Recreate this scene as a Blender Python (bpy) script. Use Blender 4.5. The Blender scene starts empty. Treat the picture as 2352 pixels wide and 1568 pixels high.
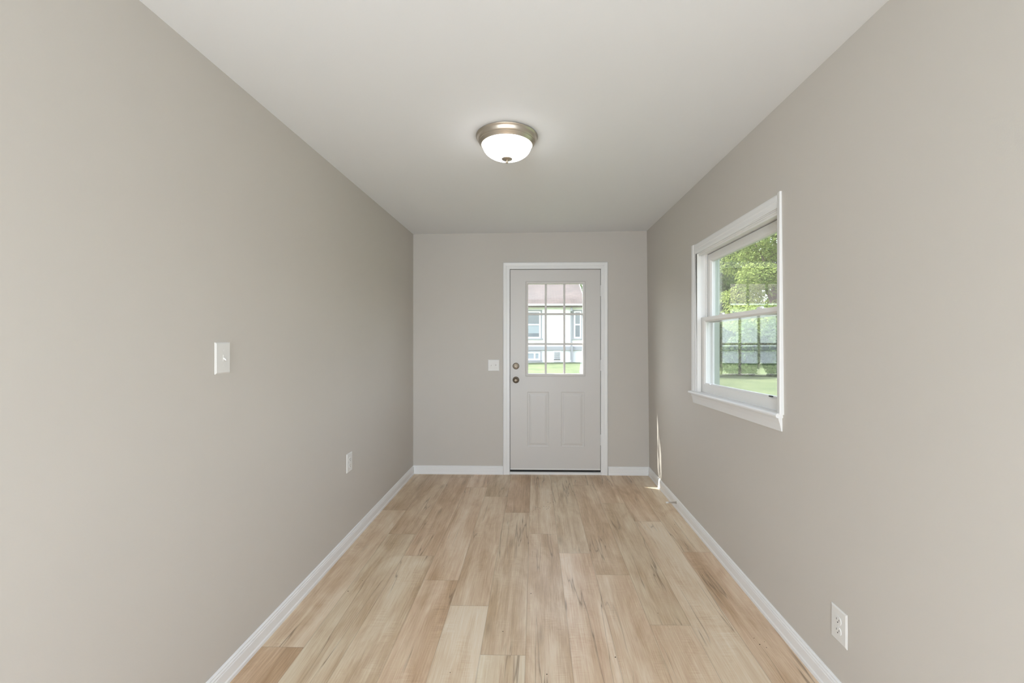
import bpy, bmesh, math, random
import numpy as np
from mathutils import Vector, Matrix

# ------------------------------------------------------------------ camera, world, lights, exposure
sc = bpy.context.scene
COL = sc.collection
rad = math.radians
cam_d = bpy.data.cameras.new('camera')
cam_d.sensor_width = 36.0
cam_d.lens = 975.0 / 2352.0 * 36.0
cam_d.shift_x = -31.0 / 2352.0
cam_d.shift_y = -8.0 / 2352.0
cam_d.clip_start = 0.05
cam_d.clip_end = 300
cam = bpy.data.objects.new('camera', cam_d)
cam.location = (0, 0, 1.384)
cam.rotation_euler = (rad(90), 0, math.atan(21 / 975.0))
COL.objects.link(cam)
sc.camera = cam

sc.view_settings.view_transform = 'Standard'
sc.view_settings.look = 'None'
sc.view_settings.gamma = 1.0
sc.view_settings.use_curve_mapping = False
sc.view_settings.exposure = 0.20
sc.cycles.use_denoising = True
sc.cycles.max_bounces = 12
sc.cycles.diffuse_bounces = 6
sc.cycles.glossy_bounces = 4
sc.cycles.transparent_max_bounces = 16
sc.cycles.sample_clamp_indirect = 6.0
sc.cycles.caustics_reflective = False
sc.cycles.caustics_refractive = False

SUN_TRAVEL = Vector((1.0, -0.43, -1.263)).normalized()
world = bpy.data.worlds.new('sky')
sc.world = world
world.use_nodes = True
wn = world.node_tree
wn.nodes.clear()
w_out = wn.nodes.new('ShaderNodeOutputWorld')
w_bg = wn.nodes.new('ShaderNodeBackground')
w_sky = wn.nodes.new('ShaderNodeTexSky')
w_sky.sky_type = 'NISHITA'
w_sky.sun_disc = False
w_sky.sun_elevation = rad(49.2)
w_sky.sun_rotation = math.atan2(-SUN_TRAVEL.x, -SUN_TRAVEL.y)
w_sky.air_density = 1.0
w_sky.dust_density = 2.5
w_hsv = wn.nodes.new('ShaderNodeHueSaturation')
w_hsv.inputs['Saturation'].default_value = 0.45
wn.links.new(w_sky.outputs[0], w_hsv.inputs['Color'])
wn.links.new(w_hsv.outputs[0], w_bg.inputs[0])
w_bg.inputs[1].default_value = 1.15
wn.links.new(w_bg.outputs[0], w_out.inputs[0])

sun_d = bpy.data.lights.new('sun', 'SUN')
sun_d.energy = 10.5
sun_d.angle = rad(0.53)
sun_d.color = (1.0, 0.95, 0.88)
sun = bpy.data.objects.new('sun', sun_d)
sun.rotation_euler = SUN_TRAVEL.to_track_quat('-Z', 'Y').to_euler()
COL.objects.link(sun)

def area(name, loc, direction, sx, sy, power, color=(1, 1, 1)):
    d = bpy.data.lights.new(name, 'AREA')
    d.shape = 'RECTANGLE'
    d.size, d.size_y = sx, sy
    d.energy = power
    d.color = color
    o = bpy.data.objects.new(name, d)
    o.location = loc
    o.rotation_euler = Vector(direction).to_track_quat('-Z', 'Y').to_euler()
    COL.objects.link(o)
    return o

# fill lights added behind the camera, set in made-up window openings
area('fill_light_left', (-1.235, -1.60, 1.30), (1, 0.0, 0.12), 1.98, 1.48, 27, (0.76, 0.865, 1.0))
area('fill_light_right', (1.150, -0.98, 1.30), (-1, 0.0, 0.12), 1.0, 1.48, 31, (0.76, 0.865, 1.0))
area('fill_light_rear', (-0.68, -3.12, 1.20), (0.12, 1, 0.42), 0.84, 1.9, 112, (0.80, 0.89, 1.0))

# ------------------------------------------------------------------ helpers
def link_obj(name, me, parent=None):
    o = bpy.data.objects.new(name, me)
    COL.objects.link(o)
    if parent is not None:
        o.parent = parent
    return o

def tag(o, label=None, cat=None, group=None, kind=None):
    if label: o['label'] = label
    if cat: o['category'] = cat
    if group: o['group'] = group
    if kind: o['kind'] = kind
    return o

class MB:
    """collects geometry of one part in WORLD metres"""
    def __init__(self):
        self.v, self.f, self.sm = [], [], []
    def add(self, vs, fs, smooth=False):
        n = len(self.v)
        self.v += [tuple(p) for p in vs]
        for f in fs:
            self.f.append(tuple(i + n for i in f)); self.sm.append(smooth)
        return self
    def box(self, x0, x1, y0, y1, z0, z1):
        v = [(x0,y0,z0),(x1,y0,z0),(x1,y1,z0),(x0,y1,z0),(x0,y0,z1),(x1,y0,z1),(x1,y1,z1),(x0,y1,z1)]
        return self.add(v, [(0,3,2,1),(4,5,6,7),(0,1,5,4),(1,2,6,5),(2,3,7,6),(3,0,4,7)])
    def prism(self, prof, fmap, a, b):
        """profile polygon [(p,q)] extruded from a to b; fmap(p,q,t)->xyz"""
        n = len(prof)
        v = [fmap(p, q, a) for p, q in prof] + [fmap(p, q, b) for p, q in prof]
        f = [tuple(range(n))[::-1], tuple(range(n, 2 * n))]
        f += [(i, (i + 1) % n, n + (i + 1) % n, n + i) for i in range(n)]
        return self.add(v, f)
    def lathe(self, prof, fmap, seg=48, smooth=True):
        """prof [(r,h)], fmap(x,y,h)->xyz"""
        v = []
        for r, h in prof:
            for k in range(seg):
                a = 2 * math.pi * k / seg
                v.append(fmap(r * math.cos(a), r * math.sin(a), h))
        f = []
        for i in range(len(prof) - 1):
            for k in range(seg):
                k2 = (k + 1) % seg
                f.append((i*seg+k, i*seg+k2, (i+1)*seg+k2, (i+1)*seg+k))
        f.append(tuple(range(seg))[::-1])
        f.append(tuple(range((len(prof)-1)*seg, len(prof)*seg)))
        return self.add(v, f, smooth)
    def build(self, name, mat, parent=None, warp=None, bevel=0, recalc=True):
        vs = [warp(p) for p in self.v] if warp else self.v
        off = Vector((0, 0, 0))
        q = parent
        while q is not None:
            off += q.location; q = q.parent
        me = bpy.data.meshes.new(name)
        me.from_pydata([tuple(Vector(p) - off) for p in vs], [], self.f)
        me.polygons.foreach_set('use_smooth', self.sm)
        if recalc:
            bm = bmesh.new(); bm.from_mesh(me)
            bmesh.ops.remove_doubles(bm, verts=bm.verts, dist=1e-6)
            bmesh.ops.recalc_face_normals(bm, faces=bm.faces)
            bm.to_mesh(me); bm.free()
        me.materials.append(mat)
        o = link_obj(name, me, parent)
        if bevel:
            m = o.modifiers.new('bevel', 'BEVEL'); m.width = bevel; m.segments = 2
            m.limit_method = 'ANGLE'; m.angle_limit = rad(40)
        elif any(self.sm):
            try:
                me.shade_smooth() if all(self.sm) else None
            except Exception:
                pass
            m = o.modifiers.new('edges', 'EDGE_SPLIT'); m.split_angle = rad(38)
        return o

def empty(name, loc):
    o = bpy.data.objects.new(name, None)
    o.location = loc
    o.empty_display_size = 0.1
    COL.objects.link(o)
    return o

# ------------------------------------------------------------------ materials
def mat(name, col, rough=0.5, metal=0.0, spec=0.5, bump=None, var=None):
    m = bpy.data.materials.new(name); m.use_nodes = True
    nt = m.node_tree; b = nt.nodes['Principled BSDF']
    b.inputs['Base Color'].default_value = (*col, 1)
    b.inputs['Roughness'].default_value = rough
    b.inputs['Metallic'].default_value = metal
    b.inputs['Specular IOR Level'].default_value = spec
    tc = nt.nodes.new('ShaderNodeTexCoord')
    if var:   # (scale, amount) gentle mottling of the colour itself
        n = nt.nodes.new('ShaderNodeTexNoise'); n.inputs['Scale'].default_value = var[0]
        n.inputs['Detail'].default_value = 5
        nt.links.new(tc.outputs['Object'], n.inputs['Vector'])
        r = nt.nodes.new('ShaderNodeValToRGB')
        r.color_ramp.elements[0].position = 0.3; r.color_ramp.elements[1].position = 0.7
        r.color_ramp.elements[0].color = (*[c * (1 - var[1]) for c in col], 1)
        r.color_ramp.elements[1].color = (*[min(1, c * (1 + var[1])) for c in col], 1)
        nt.links.new(n.outputs['Fac'], r.inputs[0]); nt.links.new(r.outputs[0], b.inputs['Base Color'])
    if bump:  # (scale, strength, distance)
        n = nt.nodes.new('ShaderNodeTexNoise'); n.inputs['Scale'].default_value = bump[0]
        n.inputs['Detail'].default_value = 3
        nt.links.new(tc.outputs['Object'], n.inputs['Vector'])
        bp = nt.nodes.new('ShaderNodeBump'); bp.inputs['Strength'].default_value = bump[1]
        bp.inputs['Distance'].default_value = bump[2]
        nt.links.new(n.outputs['Fac'], bp.inputs['Height']); nt.links.new(bp.outputs[0], b.inputs['Normal'])
    return m

M_wall = mat('greige_wall_paint', (0.54, 0.510, 0.470), 0.62, bump=(260, 0.12, 0.001), var=(1.3, 0.012))
M_ceil = mat('white_ceiling_paint', (0.765, 0.78, 0.80), 0.8, bump=(180, 0.15, 0.001))
M_trim = mat('white_trim_paint', (0.78, 0.78, 0.78), 0.4, bump=(30, 0.02, 0.0005))
M_door = mat('off_white_door_paint', (0.60, 0.58, 0.56), 0.4, bump=(40, 0.04, 0.0008))
M_plastic = mat('white_switch_plastic', (0.70, 0.69, 0.67), 0.4)
M_vinyl = mat('white_vinyl', (0.80, 0.79, 0.77), 0.35)
M_dark = mat('gap_black', (0.012, 0.011, 0.010), 0.7)
M_slot = mat('dark_slot', (0.05, 0.045, 0.04), 0.8)
M_nickel = mat('brushed_nickel', (0.60, 0.545, 0.475), 0.34, 1.0, bump=(300, 0.05, 0.0005))
M_pewter = mat('antique_nickel', (0.21, 0.172, 0.13), 0.42, 1.0, bump=(200, 0.05, 0.0005))
M_steel = mat('bright_steel', (0.55, 0.53, 0.50), 0.3, 1.0)
M_stucco = mat('white_neighbour_stucco', (0.88, 0.88, 0.875), 0.85, bump=(30, 0.3, 0.004))
M_found = mat('white_foundation_paint', (0.72, 0.72, 0.73), 0.9, bump=(14, 0.4, 0.01))
M_greytrim = mat('grey_house_trim', (0.30, 0.30, 0.31), 0.7)
M_browntrim = mat('brown_fascia', (0.16, 0.13, 0.12), 0.7)
M_white_out = mat('white_exterior_frame', (0.85, 0.85, 0.85), 0.5)
M_houseglass = mat('house_window_glass', (0.13, 0.15, 0.17), 0.06, 0.0, 0.9)
M_blind = mat('pale_window_blind', (0.30, 0.33, 0.35), 0.7)
M_bark = mat('grey_brown_bark', (0.10, 0.08, 0.06), 0.9, bump=(20, 0.8, 0.03), var=(6, 0.3))
M_extjamb = mat('lawn_tinted_jamb', (0.33, 0.39, 0.32), 0.6)  # green light reflected from the lawn is put into the jamb colour
M_siding = mat('pale_exterior_siding', (0.55, 0.56, 0.55), 0.8)
M_crumb = mat('dark_crumb', (0.05, 0.035, 0.02), 0.9)

def glass_mat(name, power, base):
    m = bpy.data.materials.new(name); m.use_nodes = True
    nt = m.node_tree; nt.nodes.clear()
    o = nt.nodes.new('ShaderNodeOutputMaterial'); mx = nt.nodes.new('ShaderNodeMixShader')
    t = nt.nodes.new('ShaderNodeBsdfTransparent'); g = nt.nodes.new('ShaderNodeBsdfGlossy')
    t.inputs[0].default_value = (0.97, 0.985, 0.975, 1)
    g.inputs['Roughness'].default_value = 0.0
    lw = nt.nodes.new('ShaderNodeLayerWeight'); lw.inputs[0].default_value = 0.5
    p = nt.nodes.new('ShaderNodeMath'); p.operation = 'POWER'; p.inputs[1].default_value = power
    a = nt.nodes.new('ShaderNodeMath'); a.operation = 'MULTIPLY_ADD'
    a.inputs[1].default_value = 0.92; a.inputs[2].default_value = base
    nt.links.new(lw.outputs['Facing'], p.inputs[0]); nt.links.new(p.outputs[0], a.inputs[0])
    nt.links.new(a.outputs[0], mx.inputs[0]); nt.links.new(t.outputs[0], mx.inputs[1])
    nt.links.new(g.outputs[0], mx.inputs[2]); nt.links.new(mx.outputs[0], o.inputs[0])
    return m
M_glass = glass_mat('clear_window_glass', 2.8, 0.05)
M_doorglass = glass_mat('clear_door_glass', 5.0, 0.035)

def lamp_glass():
    m = bpy.data.materials.new('lit_frosted_glass'); m.use_nodes = True
    nt = m.node_tree; b = nt.nodes['Principled BSDF']
    b.inputs['Base Color'].default_value = (0.9, 0.9, 0.88, 1)
    b.inputs['Roughness'].default_value = 0.25
    b.inputs['Emission Color'].default_value = (1.0, 0.985, 0.96, 1)
    b.inputs['Emission Strength'].default_value = 8.0
    return m
M_lampglass = lamp_glass()

def shingle_mat():
    m = mat('brown_asphalt_shingles', (0.2, 0.15, 0.135), 0.9)
    nt = m.node_tree; b = nt.nodes['Principled BSDF']
    tc = nt.nodes.new('ShaderNodeTexCoord')
    br = nt.nodes.new('ShaderNodeTexBrick')
    br.inputs['Color1'].default_value = (0.080, 0.060, 0.055, 1)
    br.inputs['Color2'].default_value = (0.060, 0.046, 0.043, 1)
    br.inputs['Mortar'].default_value = (0.033, 0.026, 0.024, 1)
    br.inputs['Scale'].default_value = 1.0
    br.inputs['Mortar Size'].default_value = 0.012
    br.inputs['Brick Width'].default_value = 0.34
    br.inputs['Row Height'].default_value = 0.15
    nt.links.new(tc.outputs['Object'], br.inputs['Vector'])
    n = nt.nodes.new('ShaderNodeTexNoise'); n.inputs['Scale'].default_value = 0.9; n.inputs['Detail'].default_value = 6
    nt.links.new(tc.outputs['Object'], n.inputs['Vector'])
    mx = nt.nodes.new('ShaderNodeMixRGB'); mx.blend_type = 'OVERLAY'; mx.inputs[0].default_value = 0.5
    nt.links.new(br.outputs['Color'], mx.inputs[1]); nt.links.new(n.outputs['Fac'], mx.inputs[2])
    nt.links.new(mx.outputs[0], b.inputs['Base Color'])
    return m
M_shingle = shingle_mat()

def grass_mat():
    m = mat('lawn_grass', (0.14, 0.2, 0.06), 0.95, spec=0.1)
    nt = m.node_tree; b = nt.nodes['Principled BSDF']
    tc = nt.nodes.new('ShaderNodeTexCoord')
    n = nt.nodes.new('ShaderNodeTexNoise'); n.inputs['Scale'].default_value = 0.8; n.inputs['Detail'].default_value = 10
    n.inputs['Roughness'].default_value = 0.7
    nt.links.new(tc.outputs['Object'], n.inputs['Vector'])
    r = nt.nodes.new('ShaderNodeValToRGB')
    r.color_ramp.elements[0].position = 0.34; r.color_ramp.elements[0].color = (0.080, 0.106, 0.058, 1)
    r.color_ramp.elements[1].position = 0.66; r.color_ramp.elements[1].color = (0.135, 0.162, 0.088, 1)
    nt.links.new(n.outputs['Fac'], r.inputs[0]); nt.links.new(r.outputs[0], b.inputs['Base Color'])
    n2 = nt.nodes.new('ShaderNodeTexNoise'); n2.inputs['Scale'].default_value = 25; n2.inputs['Detail'].default_value = 6
    nt.links.new(tc.outputs['Object'], n2.inputs['Vector'])
    bp = nt.nodes.new('ShaderNodeBump'); bp.inputs['Strength'].default_value = 0.8; bp.inputs['Distance'].default_value = 0.05
    nt.links.new(n2.outputs['Fac'], bp.inputs['Height']); nt.links.new(bp.outputs[0], b.inputs['Normal'])
    return m
M_grass = grass_mat()

def leaf_mat(name, c0, c1):
    m = bpy.data.materials.new(name); m.use_nodes = True
    nt = m.node_tree; nt.nodes.clear()
    o = nt.nodes.new('ShaderNodeOutputMaterial'); mx = nt.nodes.new('ShaderNodeMixShader')
    d = nt.nodes.new('ShaderNodeBsdfDiffuse'); t = nt.nodes.new('ShaderNodeBsdfTranslucent')
    at = nt.nodes.new('ShaderNodeAttribute'); at.attribute_name = 'leaf_tone'
    r = nt.nodes.new('ShaderNodeValToRGB')
    r.color_ramp.elements[0].color = (*c0, 1); r.color_ramp.elements[1].color = (*c1, 1)
    nt.links.new(at.outputs['Fac'], r.inputs[0])
    nt.links.new(r.outputs[0], d.inputs[0]); nt.links.new(r.outputs[0], t.inputs[0])
    mx.inputs[0].default_value = 0.4
    nt.links.new(d.outputs[0], mx.inputs[1]); nt.links.new(t.outputs[0], mx.inputs[2])
    nt.links.new(mx.outputs[0], o.inputs[0])
    return m

def floor_mat():
    m = bpy.data.materials.new('oak_vinyl_plank'); m.use_nodes = True
    nt = m.node_tree; L = nt.links; N = nt.nodes; b = N['Principled BSDF']
    uv = N.new('ShaderNodeUVMap'); uv.uv_map = 'plank_uv'      # metres inside the plank: u across, v along
    at = N.new('ShaderNodeAttribute'); at.attribute_name = 'plank_seed'   # (tone, seed, warmth)
    sep = N.new('ShaderNodeSeparateColor'); L.new(at.outputs['Color'], sep.inputs[0])
    tone, seed, warm = sep.outputs[0], sep.outputs[1], sep.outputs[2]
    su = N.new('ShaderNodeSeparateXYZ'); L.new(uv.outputs[0], su.inputs[0])
    def math_(op, a, b_=None, c=None, clamp=False):
        n = N.new('ShaderNodeMath'); n.operation = op; n.use_clamp = clamp
        for i, x in enumerate((a, b_, c)):
            if x is None: continue
            if isinstance(x, (int, float)): n.inputs[i].default_value = x
            else: L.new(x, n.inputs[i])
        return n.outputs[0]
    sx = math_('MULTIPLY', seed, 37.0)
    def coords(ku, kv, off=0.0):
        c = N.new('ShaderNodeCombineXYZ')
        L.new(math_('MULTIPLY', su.outputs[0], ku), c.inputs[0])
        L.new(math_('MULTIPLY', su.outputs[1], kv), c.inputs[1])
        L.new(math_('ADD', sx, off), c.inputs[2])
        return c.outputs[0]
    def noise(vec, scale, detail=4, rough=0.55, dist=0.0):
        n = N.new('ShaderNodeTexNoise'); n.inputs['Scale'].default_value = scale
        n.inputs['Detail'].default_value = detail; n.inputs['Roughness'].default_value = rough
        n.inputs['Distortion'].default_value = dist
        L.new(vec, n.inputs['Vector']); return n.outputs['Fac']
    def ramp(fac, stops):
        r = N.new('ShaderNodeValToRGB'); e = r.color_ramp.elements
        while len(e) < len(stops): e.new(0.5)
        for i, (p, c) in enumerate(stops):
            e[i].position = p; e[i].color = (*c, 1) if isinstance(c, tuple) else (c, c, c, 1)
        L.new(fac, r.inputs[0]); return r.outputs[0]
    def mix(kind, fac, a, b_):
        x = N.new('ShaderNodeMixRGB'); x.blend_type = kind
        if isinstance(fac, (int, float)): x.inputs[0].default_value = fac
        else: L.new(fac, x.inputs[0])
        for i, q in ((1, a), (2, b_)):
            if isinstance(q, tuple): x.inputs[i].default_value = (*q, 1)
            else: L.new(q, x.inputs[i])
        return x.outputs[0]
    # broad bands along the board: cream / tan
    band = noise(coords(9.5, 0.8), 1.0, 4, 0.55, 0.5)
    blot = noise(coords(8.0, 2.6, 5.0), 1.0, 5, 0.62, 0.8)
    mixv = math_('MULTIPLY_ADD', blot, 0.75, math_('MULTIPLY_ADD', band, 1.10, math_('MULTIPLY_ADD', tone, 0.60, -0.67)))
    base = ramp(mixv, [(0.15, (0.42, 0.295, 0.175)), (0.42, (0.555, 0.418, 0.275)),
                       (0.62, (0.67, 0.55, 0.395)), (0.88, (0.77, 0.675, 0.53))])
    pink = mix('MULTIPLY', warm, base, (1.03, 0.955, 0.94))
    # fine grain streaks
    g1 = noise(coords(230.0, 6.0, 9.0), 1.0, 4, 0.6, 0.4)
    c1 = mix('OVERLAY', 0.50, pink, ramp(g1, [(0.30, 0.30), (0.70, 0.66)]))
    # saw marks across the board in patches
    g2 = noise(coords(14.0, 190.0, 3.0), 1.0, 2, 0.5, 0.0)
    g2m = ramp(noise(coords(10.0, 4.0, 14.0), 1.0, 2), [(0.50, 0.0), (0.66, 1.0)])
    c2 = mix('OVERLAY', math_('MULTIPLY', g2m, 0.35), c1, ramp(g2, [(0.35, 0.33), (0.65, 0.64)]))
    # cracks : thin contour lines running along the board
    ck = noise(coords(8.0, 0.42, 21.0), 1.0, 4, 0.5, 0.15)
    ckd = math_('ABSOLUTE', math_('SUBTRACT', ck, 0.5))
    ckl = ramp(ckd, [(0.0, 1.0), (0.0065, 0.0)])
    ckm = ramp(noise(coords(3.0, 1.6, 27.0), 1.0, 2), [(0.47, 0.0), (0.56, 1.0)])
    ckf = math_('MULTIPLY', math_('MULTIPLY', ckl, ckm), 0.78)
    c3 = mix('MIX', ckf, c2, (0.21, 0.14, 0.085))
    # soft brown halo round the cracks
    halo = math_('MULTIPLY', math_('MULTIPLY', ramp(ckd, [(0.0, 1.0), (0.022, 0.0)]), ckm), 0.22)
    c4 = mix('MIX', halo, c3, (0.34, 0.25, 0.165))
    # knots
    vo = N.new('ShaderNodeTexVoronoi'); vo.inputs['Scale'].default_value = 1.0
    L.new(coords(5.5, 1.5, 40.0), vo.inputs['Vector'])
    kn = ramp(math_('ADD', vo.outputs['Distance'], math_('MULTIPLY', blot, 0.12)), [(0.075, 1.0), (0.19, 0.0)])
    c5 = mix('MIX', math_('MULTIPLY', kn, 0.42), c4, (0.26, 0.19, 0.125))
    # seams
    eu = math_('MINIMUM', su.outputs[0], math_('SUBTRACT', 0.1985, su.outputs[0]))
    ev = math_('MINIMUM', su.outputs[1], math_('SUBTRACT', 1.512, su.outputs[1]))
    seam = math_('MAXIMUM', ramp(eu, [(0.0, 1.0), (0.0011, 0.0)]), ramp(ev, [(0.0, 1.0), (0.0014, 0.0)]))
    c6 = mix('MIX', math_('MULTIPLY', seam, 0.26), c5, (0.16, 0.115, 0.075))
    L.new(c6, b.inputs['Base Color'])
    rr = ramp(g1, [(0.3, 0.40), (0.7, 0.32)])
    L.new(rr, b.inputs['Roughness'])
    b.inputs['Specular IOR Level'].default_value = 0.45
    h = math_('SUBTRACT', math_('MULTIPLY', g1, 0.5), math_('ADD', math_('MULTIPLY', seam, 1.0), ckf))
    bp = N.new('ShaderNodeBump'); bp.inputs['Strength'].default_value = 0.35; bp.inputs['Distance'].default_value = 0.0008
    L.new(h, bp.inputs['Height']); L.new(bp.outputs[0], b.inputs['Normal'])
    return m
M_floor = floor_mat()

# ------------------------------------------------------------------ room shell
D = 4.31              # back wall, inner face
XL = -1.240           # left wall
Y0 = -3.2             # rear end of the room (behind the camera)
TH = 0.14
def xr(z): return 1.158 - 0.0105 * z        # the right wall leans in very slightly
def zc(x): return 2.443 + (x + 1.24) / 2.38 * 0.021   # ceiling height across the room

def wall_grid(name, us, vs, holes, fin, fout):
    """sheet with thickness: us x vs cells, holes = set of (i,j) left open, fin/fout map (u,v)->xyz"""
    mb = MB(); nu, nv = len(us), len(vs)
    vi = [fin(u, v) for u in us for v in vs]; vo = [fout(u, v) for u in us for v in vs]
    n = nu * nv; idx = lambda i, j: i * nv + j
    fs = []
    solid = lambda i, j: 0 <= i < nu-1 and 0 <= j < nv-1 and (i, j) not in holes
    for i in range(nu-1):
        for j in range(nv-1):
            if not solid(i, j): continue
            q = [idx(i,j), idx(i+1,j), idx(i+1,j+1), idx(i,j+1)]
            fs.append(tuple(q)); fs.append(tuple(n + k for k in q[::-1]))
            for (di, dj, a, b_) in ((-1,0,3,0),(1,0,1,2),(0,-1,0,1),(0,1,2,3)):
                if not solid(i+di, j+dj):
                    fs.append((q[a], q[b_], n+q[b_], n+q[a]))
    mb.add(vi + vo, fs)
    o = mb.build(name, M_wall)
    o.data.materials.append(M_siding)
    return tag(o, kind='structure')

# openings
DX0, DX1, DZ1 = -0.256, 0.673, 2.086         # door opening
WY0, WY1, WZ0, WZ1 = 2.012, 3.026, 1.000, 1.990   # window opening

wall_grid('wall_left', [Y0 - TH, -2.65, -0.55, D + TH], [-0.1, 0.5, 2.1, 2.62], {(1, 1)},
          lambda u, v: (XL, u, v), lambda u, v: (XL - TH, u, v))
wall_grid('wall_right', [Y0 - TH, -1.53, -0.43, WY0, WY1, D + TH], [-0.1, 0.5, WZ0, WZ1, 2.1, 2.62], {(1, 1), (1, 2), (1, 3), (3, 2)},
          lambda u, v: (xr(v), u, v), lambda u, v: (xr(v) + TH, u, v))
wall_grid('wall_back', [XL - 0.01, DX0, DX1, 1.17], [-0.1, -0.099, DZ1, 2.62], {(1, 1), (1, 0)},
          lambda u, v: (u, D, v), lambda u, v: (u, D + 0.18, v))
wall_grid('wall_rear', [XL - 0.01, -1.14, -0.22, 1.17], [-0.1, 0.2, 2.3, 2.62], {(1, 1)},
          lambda u, v: (u, Y0, v), lambda u, v: (u, Y0 - TH, v))
mb = MB()
vs = []
for x in (XL - 0.02, 1.17):
    for y in (Y0 - 0.02, D + 0.02):
        for z in (zc(x), zc(x) + 0.14):
            vs.append((x, y, z))
mb.add(vs, [(0,2,6,4),(1,5,7,3),(0,4,5,1),(2,3,7,6),(0,1,3,2),(4,6,7,5)])
tag(mb.build('ceiling', M_ceil), kind='structure')

# floor : one sheet, a face per plank
def build_floor():
    W, Lp, x_ref = 0.1985, 1.512, -0.040
    joint = {-6: 3.39, -5: 2.978, -4: 2.684, -3: 2.416, -2: 2.188, -1: 3.363, 0: 3.001, 1: 2.738,
             2: 2.492, 3: 2.062, 4: 3.222, 5: 2.770}
    rng = random.Random(11)
    tones = {(-4, 0): .42, (-4, -1): .62, (-3, 0): .55, (-3, -1): .45, (-2, 0): .55, (-2, -1): .80, (-2, 1): .35,
             (-1, 0): .30, (-1, -1): .52, (-1, -2): .75, (0, 0): .62, (0, -1): .42, (1, 0): .60, (1, -1): .60,
             (2, 0): .42, (2, -1): .62, (3, 0): .34, (3, 1): .55, (3, -1): .52, (4, -1): .82, (4, 0): .45,
             (4, -2): .6, (5, 0): .62, (5, -1): .34, (-5, 0): .35, (-5, -1): .55, (-6, 0): .35, (-6, -1): .62, (-6, -2): .3}
    v, f, uvs, seeds = [], [], [], []
    for k in range(-7, 7):
        xa, xb = x_ref + k * W, x_ref + (k + 1) * W
        ca, cb = max(xa, XL - 0.02), min(xb, 1.17)
        if cb <= ca: continue
        j0 = joint.get(k, 2.5)
        for q in range(-6, 3):
            ya, yb = j0 + q * Lp, j0 + (q + 1) * Lp
            da, db = max(ya, Y0 - 0.02), min(yb, D + 0.05)
            if db <= da: continue
            n = len(v)
            v += [(ca, da, 0), (cb, da, 0), (cb, db, 0), (ca, db, 0)]
            f.append((n, n+1, n+2, n+3))
            uvs += [(ca - xa, da - ya), (cb - xa, da - ya), (cb - xa, db - ya), (ca - xa, db - ya)]
            s = (tones.get((k, q), rng.uniform(.25, .75)), rng.random(), rng.random())
            seeds += [s] * 4
    me = bpy.data.meshes.new('floor')
    n = len(v)
    x0, x1, y0, y1 = XL - 0.02, 1.17, Y0 - 0.02, D + 0.05
    v += [(x0,y0,-.1),(x1,y0,-.1),(x1,y1,-.1),(x0,y1,-.1)]
    f.append((n, n+3, n+2, n+1)); uvs += [(0.1,0.1)]*4; seeds += [(.5,.5,.5)]*4
    me.from_pydata(v, [], f)
    ul = me.uv_layers.new(name='plank_uv')
    for i, c in enumerate(uvs): ul.data[i].uv = c
    ca_ = me.color_attributes.new('plank_seed', 'FLOAT_COLOR', 'CORNER')
    for i, c in enumerate(seeds): ca_.data[i].color = (*c, 1)
    me.materials.append(M_floor)
    return tag(link_obj('floor', me), kind='structure')
build_floor()

# baseboards
PROF = [(0, 0), (.0160, 0), (.0160, .014), (.0125, .020), (.0125, .058), (.0105, .062), (.0112, .068), (.0075, .074),
        (.0080, .079), (.0035, .084), (0, .085)]
mb = MB().prism(PROF, lambda t, z, y: (XL + t, y, z), Y0, D)
tag(mb.build('baseboard_left', M_trim), kind='structure')
mb = MB().prism(PROF, lambda t, z, y: (xr(z) - t, y, z), Y0, D)
tag(mb.build('baseboard_right', M_trim), kind='structure')
mb = MB().prism(PROF, lambda t, z, x: (x, D - t, z), XL + 0.003, -0.321)
tag(mb.build('baseboard_back', M_trim), kind='structure')
mb = MB().prism(PROF, lambda t, z, x: (x, D - t, z), 0.743, 1.155)
tag(mb.build('baseboard_back', M_trim), kind='structure')

# ------------------------------------------------------------------ entry door (door_1)
door = tag(empty('door_1', (0.21, D, 0)), kind='structure')
SX0, SX1, SZ0, SZ1 = -0.2475, 0.6650, 0.056, 2.078       # slab
SY = D + 0.004                                            # slab face
LX0, LX1, LZ0, LZ1 = -0.066, 0.487, 1.022, 1.932          # clear glass

def sweep(path, prof, fmap):
    """open path in a plane [(u,v)], prof [(offset to the left of travel, height)]"""
    n = len(path); rows = []
    for i, p in enumerate(path):
        P = Vector(p)
        d0 = (P - Vector(path[i-1])).normalized() if i > 0 else None
        d1 = (Vector(path[i+1]) - P).normalized() if i < n-1 else None
        if d0 is None: nn, k = Vector((-d1.y, d1.x)), 1
        elif d1 is None: nn, k = Vector((-d0.y, d0.x)), 1
        else:
            n0, n1 = Vector((-d0.y, d0.x)), Vector((-d1.y, d1.x))
            nn = (n0 + n1).normalized(); k = 1 / max(.2, nn.dot(n0))
        rows.append([fmap(P.x + nn.x * o * k, P.y + nn.y * o * k, h) for o, h in prof])
    m = len(prof); v = [q for r in rows for q in r]; f = []
    for i in range(n-1):
        for j in range(m):
            j2 = (j+1) % m
            f.append((i*m+j, i*m+j2, (i+1)*m+j2, (i+1)*m+j))
    return v, f, m, n

def sweep_open(path, prof, fmap):
    v, f, m, n = sweep(path, prof, fmap)
    f.append(tuple(range(m))[::-1]); f.append(tuple(range((n-1)*m, n*m)))
    return MB().add(v, f)

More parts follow.
